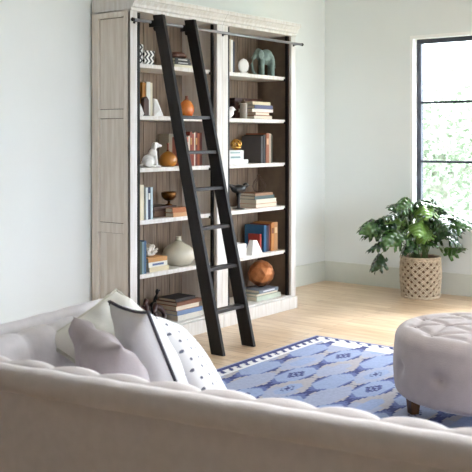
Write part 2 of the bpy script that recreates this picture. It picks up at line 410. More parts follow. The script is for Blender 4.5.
# ---- left bay, third shelf
z = SHELF[3]
bm = BM()      # seated dog
ell(bm, (0, 0, .045), (.045, .032, .045)); ell(bm, (.025, 0, .085), (.032, .026, .05), Matrix.Rotation(R(18), 4, 'Y')); ell(bm, (.036, 0, .125), (.02, .019, .032))
ell(bm, (.047, 0, .15), (.03, .022, .022)); ell(bm, (.075, 0, .145), (.022, .013, .012)); ell(bm, (.036, -.02, .142), (.01, .006, .022)); ell(bm, (.036, .02, .142), (.01, .006, .022))
for s in (-1, 1):
    tube(bm, [(.038, s * .016, .08), (.045, s * .017, .04), (.05, s * .017, .008)], [.015, .011, .01]); ell(bm, (.06, s * .018, .008), (.02, .01, .008)); ell(bm, (-.01, s * .028, .03), (.03, .014, .03)); ell(bm, (.02, s * .03, .008), (.022, .01, .008))
tube(bm, [(-.04, 0, .015), (-.07, .01, .012), (-.085, .02, .02)], [.01, .007, .005])
t = blob('dog_figurine', bm, mat('white_ceramic', (244, 243, 240), .3, var=.01), vox=.004, label='white ceramic dog figurine sitting on the third shelf', cat='figurine'); t.location = (shx(148.5, .1), .1, z); t.scale = (1.12, 1.12, 1.05); t.rotation_euler = (0, 0, R(-22))
o = empty('ochre_jug', (shx(168, .14), .14, z), label='squat ochre vase with a thin dark neck, right of the white dog', cat='vase')
OCH = mat('ochre_glaze', (192, 122, 30), .35, var=.12, coat=.3)
obj('vase_body', lathe(BM(), [(.04, 0), (.06, .015), (.068, .045), (.058, .078), (.035, .1), (.012, .112)]), OCH, o, smooth=True)
obj('vase_neck', lathe(BM(), [(.012, .111), (.008, .13), (.008, .155), (.013, .17)], 16), mat('brown_glaze', (130, 66, 34), .3), o, smooth=True)
book('cream book standing behind the ochre vase on the third left shelf', shx(171, .22), .24, z, .05, .24, .1, (206, 198, 176), group='upright books on the third left shelf')
xs = .70
for i, (th, hh, cc, bnd, lb) in enumerate(((.028, .215, (196, 120, 100), (230, 220, 200), 'pinkish red book, first of the red row between the ladder rails'), (.02, .225, (222, 214, 196), None, 'thin cream book, second in the row between the ladder rails'),
        (.034, .255, (128, 52, 34), (190, 140, 80), 'tall rust red book, third in the row between the ladder rails'), (.026, .24, (148, 66, 40), None, 'brick red book just left of the thin white one'),
        (.016, .25, (230, 222, 204), None, 'thin white book in the middle of the red books'), (.032, .255, (104, 40, 30), (200, 150, 90), 'dark oxblood book right of the thin white one'),
        (.03, .245, (160, 84, 50), None, 'tan red book, last but one of the red row'), (.034, .25, (84, 36, 28), None, 'very dark maroon book at the right end of the red row'))):
    book(lb, xs, .1, z, th * .78, hh, .17, cc, band=bnd, group='red books on the third left shelf'); xs += th * .78 + .001

# ---- left bay, fourth shelf
z = SHELF[2]; G = 'upright books at the left end of the fourth shelf'
for x, th, hh, cc, lb in ((.125, .02, .235, (214, 206, 186), 'cream book at the far left of the fourth shelf'), (.146, .034, .25, (206, 184, 140), 'sand coloured book, second from left on the fourth shelf'), (.181, .034, .245, (226, 216, 188), 'ivory book third from left on the fourth shelf'),
        (.235, .022, .225, (208, 218, 222), 'pale blue-white book left of the navy one, fourth shelf'), (.258, .026, .225, (30, 46, 78), 'navy blue book on the fourth shelf'), (.285, .022, .225, (186, 204, 212), 'light blue book right of the navy one, fourth shelf')):
    book(lb, x, .075, z, th, hh, .17, cc, group=G, band=(220, 220, 210) if cc[2] < 80 else None)
G = 'flat books under the brass bowl'
book('large dark brown book at the bottom under the brass bowl', .385, .14, z, .042, .28, .16, (92, 66, 50), True, group=G)
book('smaller brown book lying upon the large one under the brass bowl', .395, .15, z + .043, .032, .25, .15, (78, 54, 42), True, group=G)
book('tan gold book lying in front, lower of two, by the ladder', .50, .055, z, .03, .19, .08, (196, 146, 96), True, group=G)
book('orange-brown leather book lying upon the tan one, by the ladder', .495, .055, z + .031, .034, .18, .076, (164, 98, 46), True, group=G)
o = empty('brass_bowl', (shx(170, .2), .21, z + .075), label='small footed amber brass bowl on the brown books', cat='bowl')
obj('bowl_cup', lathe(BM(), [(.01, .03), (.035, .038), (.056, .062), (.06, .09), (.055, .098), (.05, .09), (.03, .055), (.004, .046)]), mat('aged_brass', (120, 78, 30), .28, .7, var=.3, scale=20), o, smooth=True)
obj('bowl_stem', lathe(BM(), [(.03, 0), (.028, .005), (.01, .012), (.009, .031)], 20), mat('aged_brass', (120, 78, 30)), o, smooth=True)

# ---- left bay, fifth shelf
z = SHELF[1]; G = 'upright books at the left end of the fifth shelf'
for x, th, hh, cc, lb in ((.11, .07, .225, (70, 82, 66), 'dark green book at the left end of the fifth shelf'), (.181, .022, .225, (110, 136, 146), 'dusty blue book next to the dark green one'), (.204, .02, .23, (60, 92, 124), 'denim blue book, right end of the row on the fifth shelf')):
    book(lb, x, .06, z, th, hh, .18, cc, group=G)
G = 'stack under the white coral'
book('cream book, lowest in the stack under the white coral', .275, .075, z, .032, .2, .16, (218, 204, 170), True, group=G)
book('ivory and blue banded book, middle of the stack under the coral', .27, .08, z + .033, .034, .195, .15, (230, 228, 218), True, band=(96, 112, 150), group=G)
book('tan brown book, top of the stack under the white coral', .265, .08, z + .068, .03, .2, .155, (190, 138, 80), True, group=G)
bm = BM(); random.seed(3)
for i in range(46):
    an = random.uniform(0, 6.28); tl = random.uniform(0, 1.25); d = Vector((math.sin(tl) * math.cos(an), math.sin(tl) * math.sin(an), math.cos(tl)))
    L_ = random.uniform(.06, .075)
    tube(bm, [(d.x * .006, d.y * .006, .01), d * L_ * .6 + Vector((0, 0, .012)), d * L_ + Vector((0, 0, .018))], [.006, .009, .007], 6)
ell(bm, (0, 0, .02), (.05, .04, .02))
t = obj('coral_ornament', bm, mat('white_coral', (238, 232, 222), .7, var=.05), smooth=True, label='white coral ornament with many blunt fingers on the small stack', cat='ornament'); t.location = (.36, .16, z + .098)
o = empty('ceramic_vase', (shx(178.5, .17), .17, z), label='large squat cream vase with pinched top on the fifth shelf', cat='vase')
obj('vase_body', lathe(BM(), [(.07, 0), (.095, .012), (.118, .045), (.124, .08), (.112, .115), (.082, .143), (.045, .163), (.026, .18)], 40), mat('cream_stoneware', (206, 200, 180), .35, var=.05, coat=.3), o, smooth=True)
obj('vase_neck', lathe(BM(), [(.026, .179), (.018, .195), (.017, .205), (.02, .212), (.012, .212), (.01, .2)], 24), mat('cream_stoneware', (206, 200, 180)), o, smooth=True)

# ---- left bay, bottom shelf
z = SHELF[0]
t = empty('knot_sculpture', (shx(149, .12), .12, z), label='dark red-brown wooden chain knot sculpture on the bottom shelf', cat='sculpture')
t.scale = (1.25, 1.25, 1.35)
for c, rx, ry, rz_, rr in (((-.055, 0, .06), 80, 10, 0, .045), ((0, .01, .075), 70, 60, 20, .05), ((.05, 0, .06), 90, -15, 40, .045), ((.0, -.01, .035), 20, 10, 0, .042), ((.095, .01, .05), 60, 40, -30, .035)):
    M = Matrix.Translation(c) @ Matrix.Rotation(R(rz_), 4, 'Z') @ Matrix.Rotation(R(ry), 4, 'Y') @ Matrix.Rotation(R(rx), 4, 'X')
    obj('chain_link', tube(BM(), [M @ Vector((rr * math.cos(a_) * 1.15, rr * math.sin(a_) * .8, 0)) for a_ in [2 * math.pi * k / 20 for k in range(20)]], .015, 8, True), mat('oxblood_wood', (70, 34, 30), .3, var=.15, coat=.3), t, smooth=True)
bm = BM()
ell(bm, (0, 0, .06), (.028, .02, .035)); ell(bm, (.02, 0, .1), (.014, .012, .035), Matrix.Rotation(R(20), 4, 'Y')); ell(bm, (.035, 0, .145), (.012, .01, .018)); ell(bm, (.05, 0, .15), (.014, .007, .007))
for sx, sy in ((-1, -1), (-1, 1), (1, -1), (1, 1)): tube(bm, [(sx * .015, sy * .01, .05), (sx * .02, sy * .011, 0)], [.009, .006], 6)
tube(bm, [(-.025, 0, .07), (-.05, 0, .06)], [.006, .003], 6)
t = blob('animal_figurine', bm, BLACKM, vox=.0035, label='small dark animal figurine behind the knot sculpture', cat='figurine'); t.location = (.52, .27, z); t.scale = (1.25, 1.25, 1.3)
G = 'big books on the bottom left shelf'
for zz, th, cc, yy, xx, ll, dd, pf, lb in ((0, .036, (224, 218, 206), .05, .545, .29, .22, False, 'thick ivory book, lowest of the stack behind the ladder foot'), (.037, .032, (120, 142, 178), .055, .545, .285, .21, False, 'periwinkle blue book, second from the bottom of that stack'),
        (.07, .036, (206, 150, 104), .06, .54, .27, .2, True, 'peach coloured book in the middle of the bottom left stack'), (.107, .026, (122, 76, 52), .05, .535, .28, .21, False, 'chestnut brown book under the black book, bottom left stack'), (.134, .022, (36, 32, 34), .065, .54, .22, .17, False, 'black book on top of the bottom left stack')):
    book(lb, xx, yy, z + zz, th, ll, dd, cc, True, pages_front=pf, group=G)

# ---- right bay, top shelf
z = SHELF[5]; G = 'upright books on the top right shelf'
for x, th, hh, cc, lb in ((1.15, .03, .265, (224, 222, 214), 'white book at the left end of the top right shelf'), (1.181, .022, .26, (196, 184, 160), 'beige book, second on the top right shelf'), (1.204, .026, .255, (232, 230, 224), 'off-white book left of the navy one, top right shelf'), (1.231, .022, .245, (40, 50, 70), 'navy book beside the white disc, top right shelf')):
    book(lb, x, .075, z, th, hh, .17, cc, group=G)
o = empty('disc_ornament', (shx(243.5, .075), .075, z), label='white oval disc ornament leaning by the navy book', cat='ornament')
bm = BM(); ell(bm, (0, 0, .06), (.05, .012, .06)); obj('disc', bm, PLAST, o, smooth=True); o.rotation_euler = (0, 0, R(-25))
obj('disc_base', box(BM(), -.03, .03, -.02, .02, 0, .008), PLAST, o)
bm = BM()      # elephant, trunk down to the shelf at the left
ell(bm, (.03, 0, .15), (.075, .05, .062), Matrix.Rotation(R(-12), 4, 'Y')); ell(bm, (.075, 0, .125), (.045, .045, .06)); ell(bm, (-.05, 0, .175), (.042, .036, .042))
ell(bm, (-.035, -.04, .165), (.03, .008, .042)); ell(bm, (-.035, .04, .165), (.03, .008, .042))
tube(bm, [(-.075, 0, .17), (-.105, 0, .135), (-.115, 0, .09), (-.108, 0, .05), (-.085, 0, .02), (-.065, 0, .018)], [.024, .019, .015, .013, .011, .01], 10)
for x, s in ((-.02, -1), (-.015, 1), (.085, -1), (.08, 1)): tube(bm, [(x, s * .024, .13), (x + .002, s * .025, .06), (x + .002, s * .025, .003)], [.028, .023, .024], 10)
tube(bm, [(.115, 0, .14), (.128, 0, .09), (.126, 0, .06)], [.006, .005, .005], 6)
t = blob('elephant_figurine', bm, mat('teal_patina', (138, 160, 152), .45, var=.15, scale=25), vox=.0045, label='teal green elephant figurine with lowered trunk on the top right shelf', cat='figurine'); t.location = (shx(263, .17), .17, z); t.scale = (.86, .86, 1.1); t.rotation_euler = (0, 0, R(-34))

# ---- right bay, second shelf
z = SHELF[4]
bm = BM(); ell(bm, (0, 0, .035), (.05, .028, .03)); ell(bm, (.032, 0, .065), (.024, .02, .022)); tube(bm, [(-.04, 0, .035), (-.085, 0, .05)], [.018, .008]); tube(bm, [(.05, 0, .065), (.075, 0, .058)], [.008, .002]); ell(bm, (0, 0, .008), (.03, .02, .009))
t = blob('bird_figurine', bm, PLAST, vox=.004, label='white ceramic bird figurine at the left of the second right shelf', cat='figurine'); t.location = (1.2, .1, z); t.scale = (1.15, 1.15, 1.1); t.rotation_euler = (0, 0, R(-15))
o = empty('lidded_jar', (shx(243.5, .12), .12, z), label='slim grey-brown cylindrical jar right of the white bird', cat='jar')
obj('jar_body', lathe(BM(), [(.028, 0), (.03, .01), (.03, .12), (.026, .128)], 24), mat('taupe_ceramic', (160, 150, 138), .4), o, smooth=True)
obj('jar_lid', lathe(BM(), [(.027, .128), (.027, .136), (.01, .142), (.012, .156), (.002, .16)], 20), mat('bronze', (110, 90, 70), .35, .6), o, smooth=True)
o = empty('storage_box', (1.47, .24, z), label='dark brown wooden box standing behind the book stack, second right shelf', cat='box')
obj('box_body', box(BM(), 0, .38, 0, .08, 0, .15), mat('dark_walnut', (78, 42, 26)), o, bevel=.003)
obj('box_lid', box(BM(), -.003, .383, -.003, .083, .15, .175), mat('dark_walnut', (78, 42, 26)), o, bevel=.003)
o = empty('storage_box', (1.14, .24, z), label='low dark grey box behind the white bird', cat='box')
obj('box_body', box(BM(), 0, .2, 0, .09, 0, .1), cmat((74, 68, 62)), o, bevel=.003)
obj('box_lid', box(BM(), -.003, .203, -.003, .093, .1, .125), cmat((64, 58, 54)), o, bevel=.003)
G = 'stack on the second right shelf'
for zz, th, cc, xx, ll, dd, pf, lb in ((0, .03, (130, 70, 52), 1.52, .26, .15, True, 'reddish brown book, lowest of the stack by the dark box'), (.031, .026, (196, 130, 96), 1.54, .2, .13, True, 'salmon tan book, second from below, second right shelf'), (.058, .026, (232, 226, 214), 1.5, .29, .15, False, 'white book in the middle, second right shelf stack'),
        (.085, .03, (74, 78, 112), 1.52, .255, .14, False, 'slate purple book near the top, second right shelf stack'), (.116, .026, (210, 196, 160), 1.5, .25, .15, False, 'sand coloured book on top of the second right shelf stack')):
    book(lb, xx, .075 + random.uniform(0, .01), z + zz, th, ll, dd, cc, True, pages_front=pf, group=G)

# ---- right bay, third shelf
z = SHELF[3]; G = 'white boxed books on the third right shelf'
book('wide white book, lowest under the gold ornament', 1.155, .07, z, .036, .27, .17, (236, 236, 232), True, group=G)
book('white book with teal-grey bands, second under the gold ornament', 1.16, .075, z + .037, .036, .21, .15, (228, 232, 230), True, band=(130, 160, 160), group=G)
book('white and pale teal book, top one under the gold ornament', 1.155, .075, z + .074, .036, .215, .15, (234, 236, 234), True, band=(150, 176, 174), group=G)
t = empty('gold_knot', (shx(236, .14), .14, z + .11), label='shiny gold twisted knot ornament on the white books', cat='ornament')
GOLD = mat('polished_gold', (206, 160, 84), .15, 1., var=.05)
for rx, ry, rr, c in ((80, 0, .036, (0, 0, .046)), (60, 60, .036, (.005, 0, .046)), (90, -60, .034, (0, 0, .046)), (15, 10, .034, (0, 0, .03))):
    M = Matrix.Translation(c) @ Matrix.Rotation(R(ry), 4, 'Z') @ Matrix.Rotation(R(rx), 4, 'X')
    obj('gold_loop', tube(BM(), [M @ Vector((rr * math.cos(a_) * 1.1, rr * math.sin(a_), 0)) for a_ in [2 * math.pi * k / 24 for k in range(24)]], .0105, 8, True), GOLD, t, smooth=True)
G = 'upright books on the third right shelf'
book('large slate grey book showing its front cover, third right shelf', 1.645, .1, z, .022, .225, .2, (84, 82, 82), group=G, pages_col=(60, 60, 60), rz=0)
book('black book behind the slate grey cover, third right shelf', 1.67, .095, z, .03, .235, .2, (40, 38, 40), group=G)
book('rust brown book right of the black one, third right shelf', 1.702, .09, z, .04, .248, .21, (158, 92, 58), group=G, band=(220, 170, 130))
book('beige leather book, third right shelf', 1.744, .09, z, .026, .245, .19, (186, 168, 146), group=G)
book('dark olive book at the right end of the third right shelf', 1.772, .1, z, .034, .235, .18, (66, 64, 50), group=G)

# ---- right bay, fourth shelf
z = SHELF[2]
t = empty('bird_goblet', (shx(238.5, .13), .13, z), label='black bird-shaped goblet on a thin stem with a round foot', cat='ornament')
bm = BM(); ell(bm, (0, 0, .165), (.075, .045, .04)); ell(bm, (.075, 0, .195), (.026, .022, .022)); tube(bm, [(.095, 0, .195), (.13, 0, .188)], [.009, .002]); tube(bm, [(-.05, 0, .18), (-.115, 0, .21)], [.025, .008]); ell(bm, (0, 0, .125), (.02, .016, .025))
BLK = mat('black_gloss', (18, 17, 19), .3, var=.05)
blob('bird_body', bm, BLK, t, vox=.005)
obj('goblet_stem', lathe(BM(), [(.05, 0), (.05, .006), (.014, .014), (.011, .05), (.014, .1), (.022, .13)], 20), BLK, t, smooth=True); t.rotation_euler = (0, 0, R(-15)); t.scale = (.98, .98, .98)
G = 'stack under the wire vase'
for zz, th, cc, xx, ll, dd, pf, lb in ((0, .034, (188, 132, 84), 1.54, .3, .17, True, 'orange tan book, lowest under the wire vase'), (.035, .034, (226, 214, 194), 1.545, .29, .17, True, 'cream book, second from below under the wire vase'), (.07, .028, (64, 84, 82), 1.52, .28, .16, False, 'dark teal book under the topmost, fourth right shelf'), (.099, .022, (148, 110, 78), 1.525, .25, .16, False, 'brown book directly under the wire vase')):
    book(lb, xx, .075, z + zz, th, ll, dd, cc, True, pages_front=pf, group=G)
t = empty('wire_vase', (shx(259, .16), .16, z + .122), label='bulb-shaped vase of thin bronze wires on the fourth right shelf', cat='vase')
prof = [(.03, .0), (.048, .02), (.056, .05), (.045, .085), (.02, .115), (.012, .13), (.016, .145)]
WIRE = mat('bronze_wire', (96, 78, 66), .35, .7)
for k in range(12):
    a_ = k * math.pi / 6; obj('wire', tube(BM(), [(r_ * math.cos(a_), r_ * math.sin(a_), q) for r_, q in prof], .0024, 6), WIRE, t)
for r_, q in ((.03, .003), (.013, .13)):
    obj('wire_ring', tube(BM(), [(r_ * math.cos(a_), r_ * math.sin(a_), q) for a_ in [2 * math.pi * k / 20 for k in range(20)]], .003, 6, True), WIRE, t)

# ---- right bay, fifth shelf
z = SHELF[1]
G = 'stepped white boxes'
o = empty('white_block', (1.225, .08, z), label='shorter white block in the front, beside the right ladder rail', cat='box', group=G)
obj('block_body', box(BM(), 0, .19, 0, .1, 0, .1), PLAST, o, bevel=.003); obj('block_base', box(BM(), .004, .186, .004, .096, -.0, .003), cmat((180, 178, 172)), o)
o = empty('white_block', (1.225, .19, z), label='taller white block standing behind the short one', cat='box', group=G)
obj('block_body', box(BM(), 0, .15, 0, .09, 0, .18), PLAST, o, bevel=.003); obj('block_base', box(BM(), .004, .146, .004, .086, -.0, .003), cmat((180, 178, 172)), o)
G = 'upright books on the fifth right shelf'
book('bright blue book showing its cover behind the white pyramid', 1.685, .1, z, .032, .22, .2, (42, 96, 134), group=G, rz=0)
book('navy blue book right of the bright blue one', 1.719, .1, z, .03, .215, .18, (40, 44, 66), group=G)
book('dark maroon book left of the tan ones, fifth right shelf', 1.751, .1, z, .024, .225, .19, (110, 52, 44), group=G)
book('orange tan book on the fifth right shelf', 1.777, .09, z, .038, .236, .19, (198, 136, 76), group=G, band=(120, 70, 40))
book('sandy brown book at the right end of the fifth right shelf', 1.817, .09, z, .05, .238, .19, (188, 142, 98), group=G, band=(226, 200, 160))
wedge(shx(257, .07), .065, z, .15, .115, .08, 'white faceted pyramid bookend before the blue book', PLAST, top=.35)
book('small red book leaning behind the white pyramid', 1.64, .11, z, .022, .15, .12, (160, 52, 40), group=G)

# ---- right bay, bottom shelf
z = SHELF[0]; G = 'stack under the copper sphere'
book('pale green-grey book, lowest under the copper sphere', 1.52, .055, z, .034, .34, .22, (196, 204, 186), True, group=G)
book('grey-green book, second from below under the copper sphere', 1.525, .06, z + .035, .022, .31, .2, (150, 158, 142), True, pages_front=True, group=G)
book('slate grey book with light title, directly under the copper sphere', 1.55, .05, z + .058, .026, .27, .2, (112, 122, 134), True, band=(214, 220, 226), group=G)
o = empty('copper_sphere', (shx(261, .17), .17, z + .085), label='faceted copper sphere resting on books on the bottom right shelf', cat='ornament')
bm = BM(); bmesh.ops.create_icosphere(bm, subdivisions=2, radius=.113, matrix=Matrix.Translation((0, 0, .111)))
for v in bm.verts: v.co += Vector((random.uniform(-1, 1), random.uniform(-1, 1), random.uniform(-1, 1))) * .005
bmesh.ops.dissolve_limit(bm, angle_limit=R(14), verts=bm.verts, edges=bm.edges)
obj('sphere_body', bm, mat('copper_leaf', (206, 142, 96), .32, .7, var=.15, scale=16, rgb2=(160, 98, 58)), o)
obj('sphere_base', lathe(BM(), [(.025, 0), (.027, .004), (.024, .008)], 20), BLACKM, o)

# ------------------------------------------------------------------ rug
def rug():
    CS = .0125; W = 2.9; D = 2.3       # x -W..0, y -D..0 from the far right corner
    nx, ny = int(W / CS), int(D / CS)
    bm = None
    vs = []; fs = []; mi = []
    for j in range(ny + 1):
        for i in range(nx + 1):
            vs.append((-W + i * CS, -D + j * CS, .009))
    PX, PY = .575, .262
    def hexd(dx, dy, hw, hh):
        ax, ay = abs(dx) / hw, abs(dy) / hh
        return max(ay, ax * .62 + ay * .38)
    def colr(i, j):
        x = -W + (i + .5) * CS; y = -D + (j + .5) * CS     # both negative
        e = min(-x, -y, W + x, D + y)
        side = -y if e == -y else (-x if e == -x else (W + x if e == W + x else D + y))
        along = x if e in (-y, D + y) else y
        if e < .008: return 6
        if e < (.05 if e == -y else .03): return 1
        e0 = e - (.05 if e == -y else .03)
        if e0 < .06:      # running hooks, white on navy
            q = e0 / .06; p = (along / .085 + q * .45) % 1
            if q > .8: return 0
            if .35 < q < .65 and p > .5: return 1 if p < .95 else 0
            return 0 if p < .62 else 1
        if e0 < .075: return 0
        # field of staggered hexagons
        u = (x + .99 + .12 * 0) / PX; 
        rx, ry = x + 1.00, y + .20
        best = None
        k0 = round(rx / PX)
        for k in (k0 - 1, k0, k0 + 1):
            l = round((ry) / PY); dx, dy = rx - k * PX, ry - l * PY
            d = hexd(dx, dy, .235, .131)
            if best is None or d < best[0]: best = (d, 0, k, l, dx, dy)
            for l2 in (math.floor(ry / PY), math.floor(ry / PY) + 1):
                pass
            kk = k + .5; l = round((ry - PY / 2) / PY); dx, dy = rx - kk * PX, ry - (l * PY + PY / 2)
            d = hexd(dx, dy, .235, .131)
            if d < best[0]: best = (d, 1, k, l, dx, dy)
        d, typ, k, l, dx, dy = best
        if e < .2 and e == -x and not (typ == 0 and d < .9): return 0
        saw = ((i + j) % 4 < 2)
        if typ == 0:
            if d < .55:
                if (l % 2) and abs(dx) < .085 and abs(dy) < .045:      # small centre motif
                    q = int(abs(dx) / CS) + 2 * int(abs(dy) / CS)
                    return 1 if q in (0, 3, 4, 6) else (2 if q in (1, 5) else 3)
                return 3
            if d < .64: return 2
            if d < .70: return 1 if saw else 2
            return 1
        if d < .36:
            if (l + k) % 3 == 0 and abs(dx) < .07 and abs(dy) < .035 and (int(abs(dx) / CS) + 2 * int(abs(dy) / CS)) in (0, 1, 4): return 1
            return 3 if (l + k) % 2 else 7
        if d < .66: return 7 if (l % 2) else (4 if dx > 0 else 7)
        if d < .77: return 4
        if d < .83: return 5 if saw else 4
        return 1 if saw or dy > 0 else 2
    for j in range(ny):
        for i in range(nx):
            a0 = j * (nx + 1) + i
            fs.append((a0, a0 + 1, a0 + nx + 2, a0 + nx + 1)); mi.append(colr(i, j))
    me = bpy.data.meshes.new('pile'); me.from_pydata(vs, [], fs)
    cols = [('rug_white', (236, 236, 238)), ('rug_navy', (60, 69, 122)), ('rug_blue', (102, 115, 168)), ('rug_sky', (156, 172, 208)), ('rug_beige', (180, 176, 182)), ('rug_taupe', (130, 132, 150)), ('rug_edge', (176, 184, 214)), ('rug_mist', (168, 176, 202))]
    for n_, c in cols: me.materials.append(mat(n_, c, .95, var=.06, scale=60, bump=.2, bscale=200))
    me.polygons.foreach_set('material_index', mi)
    t = empty('area_rug', (1.16, -.745, 0), (0, 0, R(1.2)), label='blue and white kilim rug with hexagon medallions on the wood floor', cat='rug')
    o = link(bpy.data.objects.new('woven_field', me)); o.parent = t
    obj('rug_backing', box(BM(), -nx * CS - .002, .002, -ny * CS - .002, .002, 0.0005, .0088), MATS['rug_edge'], t)
rug()

# ------------------------------------------------------------------ tufted ottoman
def ottoman():
    cx, cy, _ = flr(1.268, 4.6)
    t = empty('round_ottoman', (cx, cy, 0), (0, 0, 0), label='round button-tufted greige ottoman at the right edge of the rug', cat='ottoman')
    Rr = .45; z0, z1 = .135, .475
    btn = []
    base_ang = math.atan2(*reversed([flr(.904, 4.68)[0] - cx, flr(.904, 4.68)[1] - cy]))
    for k in range(10): btn.append((Rr, base_ang + R(-12) + k * R(36), .29, 's'))
    for k in range(10): btn.append((.345, base_ang + R(6) + k * R(36), z1, 't'))
    for k in range(5): btn.append((.18, base_ang + k * R(72), z1, 't'))
    btn.append((0, 0, z1, 't'))
    BP = [(Vector((r_ * math.cos(a_), r_ * math.sin(a_), z_)), kd) for r_, a_, z_, kd in btn]
    prof = []
    rc = .07
    prof += [(0.30, z0 - .004), (Rr - .05, z0 - .002)]
    for k in range(7): a_ = R(-90 + 15 * k); prof.append((Rr - .035 + .035 * math.cos(a_), z0 + .035 + .035 * math.sin(a_)))
    for k in range(1, 14): prof.append((Rr + .008 * math.sin(math.pi * k / 14), z0 + .035 + (z1 - rc - z0 - .035) * k / 14))
    for k in range(9): a_ = R(11.25 * k); prof.append((Rr - rc + rc * math.cos(a_), z1 - rc + rc * math.sin(a_)))
    for k in range(1, 22): prof.append(((Rr - rc) * (1 - k / 22), z1 + .012 * math.sin(k / 22 * math.pi / 2)))
    bm = BM(); n = 160; lathe(bm, prof, n)
    segs = []
    tops = [p for p, kd in BP if kd == 't']; sides = [p for p, kd in BP if kd == 's']
    for i, p in enumerate([p for p, kd in BP]):
        for q in [p2 for p2, _ in BP][i + 1:]:
            if (p - q).length < .26: segs.append((p, q))
    for v in bm.verts:
        if v.co.z < z0 + .03: continue
        dep = 0
        for p, kd in BP:
            d = (v.co - p).length; dep = max(dep, .03 * math.exp(-(d / .03) ** 2))
        cre = 0
        for p, q in segs:
            ab = q - p; tt = max(0, min(1, (v.co - p).dot(ab) / ab.length_squared)); d = (v.co - (p + ab * tt)).length
            if p.z > z1 - .01 and q.z > z1 - .01: cre = max(cre, .014 * math.exp(-(d / .018) ** 2))
        rr_ = math.hypot(v.co.x, v.co.y)
        nn = Vector((v.co.x / max(rr_, .001), v.co.y / max(rr_, .001), 0)) if v.co.z < z1 - rc * .6 else Vector((0, 0, 1))
        v.co -= nn * max(dep, cre)
    obj('cushion_body', bm, OTTM, t, smooth=True)
    for p, kd in BP:
        bm = BM(); q = Vector(p)
        nn = Vector((q.x, q.y, 0)).normalized() if kd == 's' else Vector((0, 0, 1))
        q = q - nn * (.026 if kd == 's' else .018)
        ell(bm, q, (.012, .012, .012), sub=1); obj('tuft_button', bm, OTTM, t, smooth=True)
    for k in range(4):
        a_ = base_ang + R(90) * k; r_ = .385 - .03
        x, y = r_ * math.cos(a_), r_ * math.sin(a_); bm = BM()
        M = Matrix.Translation((x, y, 0)) @ Matrix.Rotation(a_ + R(30), 4, 'Z')
        lo = [bm.verts.new(M @ Vector((sx * .022, sy * .022, 0.0))) for sx, sy in ((-1, -1), (1, -1), (1, 1), (-1, 1))]
        hi = [bm.verts.new(M @ Vector((sx * .033, sy * .033, z0 + .004))) for sx, sy in ((-1, -1), (1, -1), (1, 1), (-1, 1))]
        bm.faces.new(lo[::-1]); bm.faces.new(hi)
        for i in range(4): bm.faces.new((lo[i], lo[(i + 1) % 4], hi[(i + 1) % 4], hi[i]))
        for v in bm.verts: v.co.z += .0095
        obj('leg', bm, LEGM, t, bevel=.002)
ottoman()

# ------------------------------------------------------------------ sofa
SO = (-2.90, -1.926); SA = R(9.15)
def sofa():
    t = empty('tufted_sofa', (SO[0], SO[1], 0), (0, 0, SA), label='cream tufted sofa with its low back turned to the viewer in the foreground', cat='sofa')
    Lg = 2.3; Dp = .95; T = .13; zt = .775
    def padded_wall(name, length, place):
        """low upholstered wall: flat outside at v=0, channels bulging inside; place(u, v, z) maps to sofa space"""
        # outer shell
        bm = BM(); vs = [bm.verts.new(place(u, v, z_)) for u in (0, length) for v in (0, .055) for z_ in (.1, zt)]
        for f in ((0, 1, 3, 2), (4, 6, 7, 5), (0, 4, 5, 1), (2, 3, 7, 6), (0, 2, 6, 4), (1, 5, 7, 3)): bm.faces.new([vs[i] for i in f])
        shell = obj(name, bm, FAB, t, bevel=.012)
        # soft rolled border along the outside top edge
        n = int(length / .02); pts = []; rad = []
        for i in range(n + 1):
            u = length * i / n; pts.append(place(u, .008, zt + .022)); rad.append(.035 + .0022 * abs(math.sin(u / .15 * math.pi)) + .0015 * noise.noise(Vector((u * 9, 1, 2))))
        r_ = obj('top_roll', tube(BM(), pts, rad, 16), FAB, shell, smooth=True)
        # channel-tufted inner pad
        m = int(length / .0125); bm = BM(); rows = []
        prof = [(.05, .74), (.055, .785), (.068, .812), (.09, .826), (.118, .82), (.145, .795), (.16, .75), (.165, .65), (.16, .52), (.15, .42), (.05, .42)]
        for i in range(m + 1):
            u = length * i / m; ph = (u / .155) % 1; s = (abs(math.sin(math.pi * ph))) ** .55
            end = min(1, min(u, length - u) / .03); end = math.sqrt(max(0, end)) * .35 + .65
            row = []
            for v, z_ in prof:
                k = (.84 + .16 * s) * end
                row.append(bm.verts.new(place(u, .05 + (v - .05) * k, .74 + (z_ - .74) * (k if z_ > .74 else 1))))
            rows.append(row)
        for A, B in zip(rows, rows[1:]):
            for k in range(len(A) - 1): bm.faces.new((A[k], A[k + 1], B[k + 1], B[k]))
        bm.faces.new(rows[0]); bm.faces.new(rows[-1][::-1])
        obj('channel_tufting', bm, FAB, shell, smooth=True)
    padded_wall('sofa_back', Lg, lambda u, v, z_: (v, -u, z_))
    padded_wall('sofa_arm', Dp - .06, lambda u, v, z_: (.06 + u, -v, z_))
    padded_wall('sofa_arm', Dp - .06, lambda u, v, z_: (.06 + u, -Lg + v, z_))
    obj('seat_base', box(BM(), .056, Dp - .02, -Lg + .056, -.056, .1, .3), FAB, t, bevel=.02)
    n = 3; w = (Lg - .34) / n
    for i in range(n):
        y1 = -.17 - i * w
        obj('seat_cushion', box(BM(), .17, Dp, y1 - w + .004, y1 - .004, .3, .455), FAB, t, bevel=.04, smooth=False)
    for x in (.08, Dp - .1):
        for y in (-.08, -Lg / 2, -Lg + .08):
            obj('leg', prism(BM(), [(x - .025, y - .025), (x + .025, y - .025), (x + .025, y + .025), (x - .025, y + .025)], 'z', 0, .1), LEGM, t)
sofa()

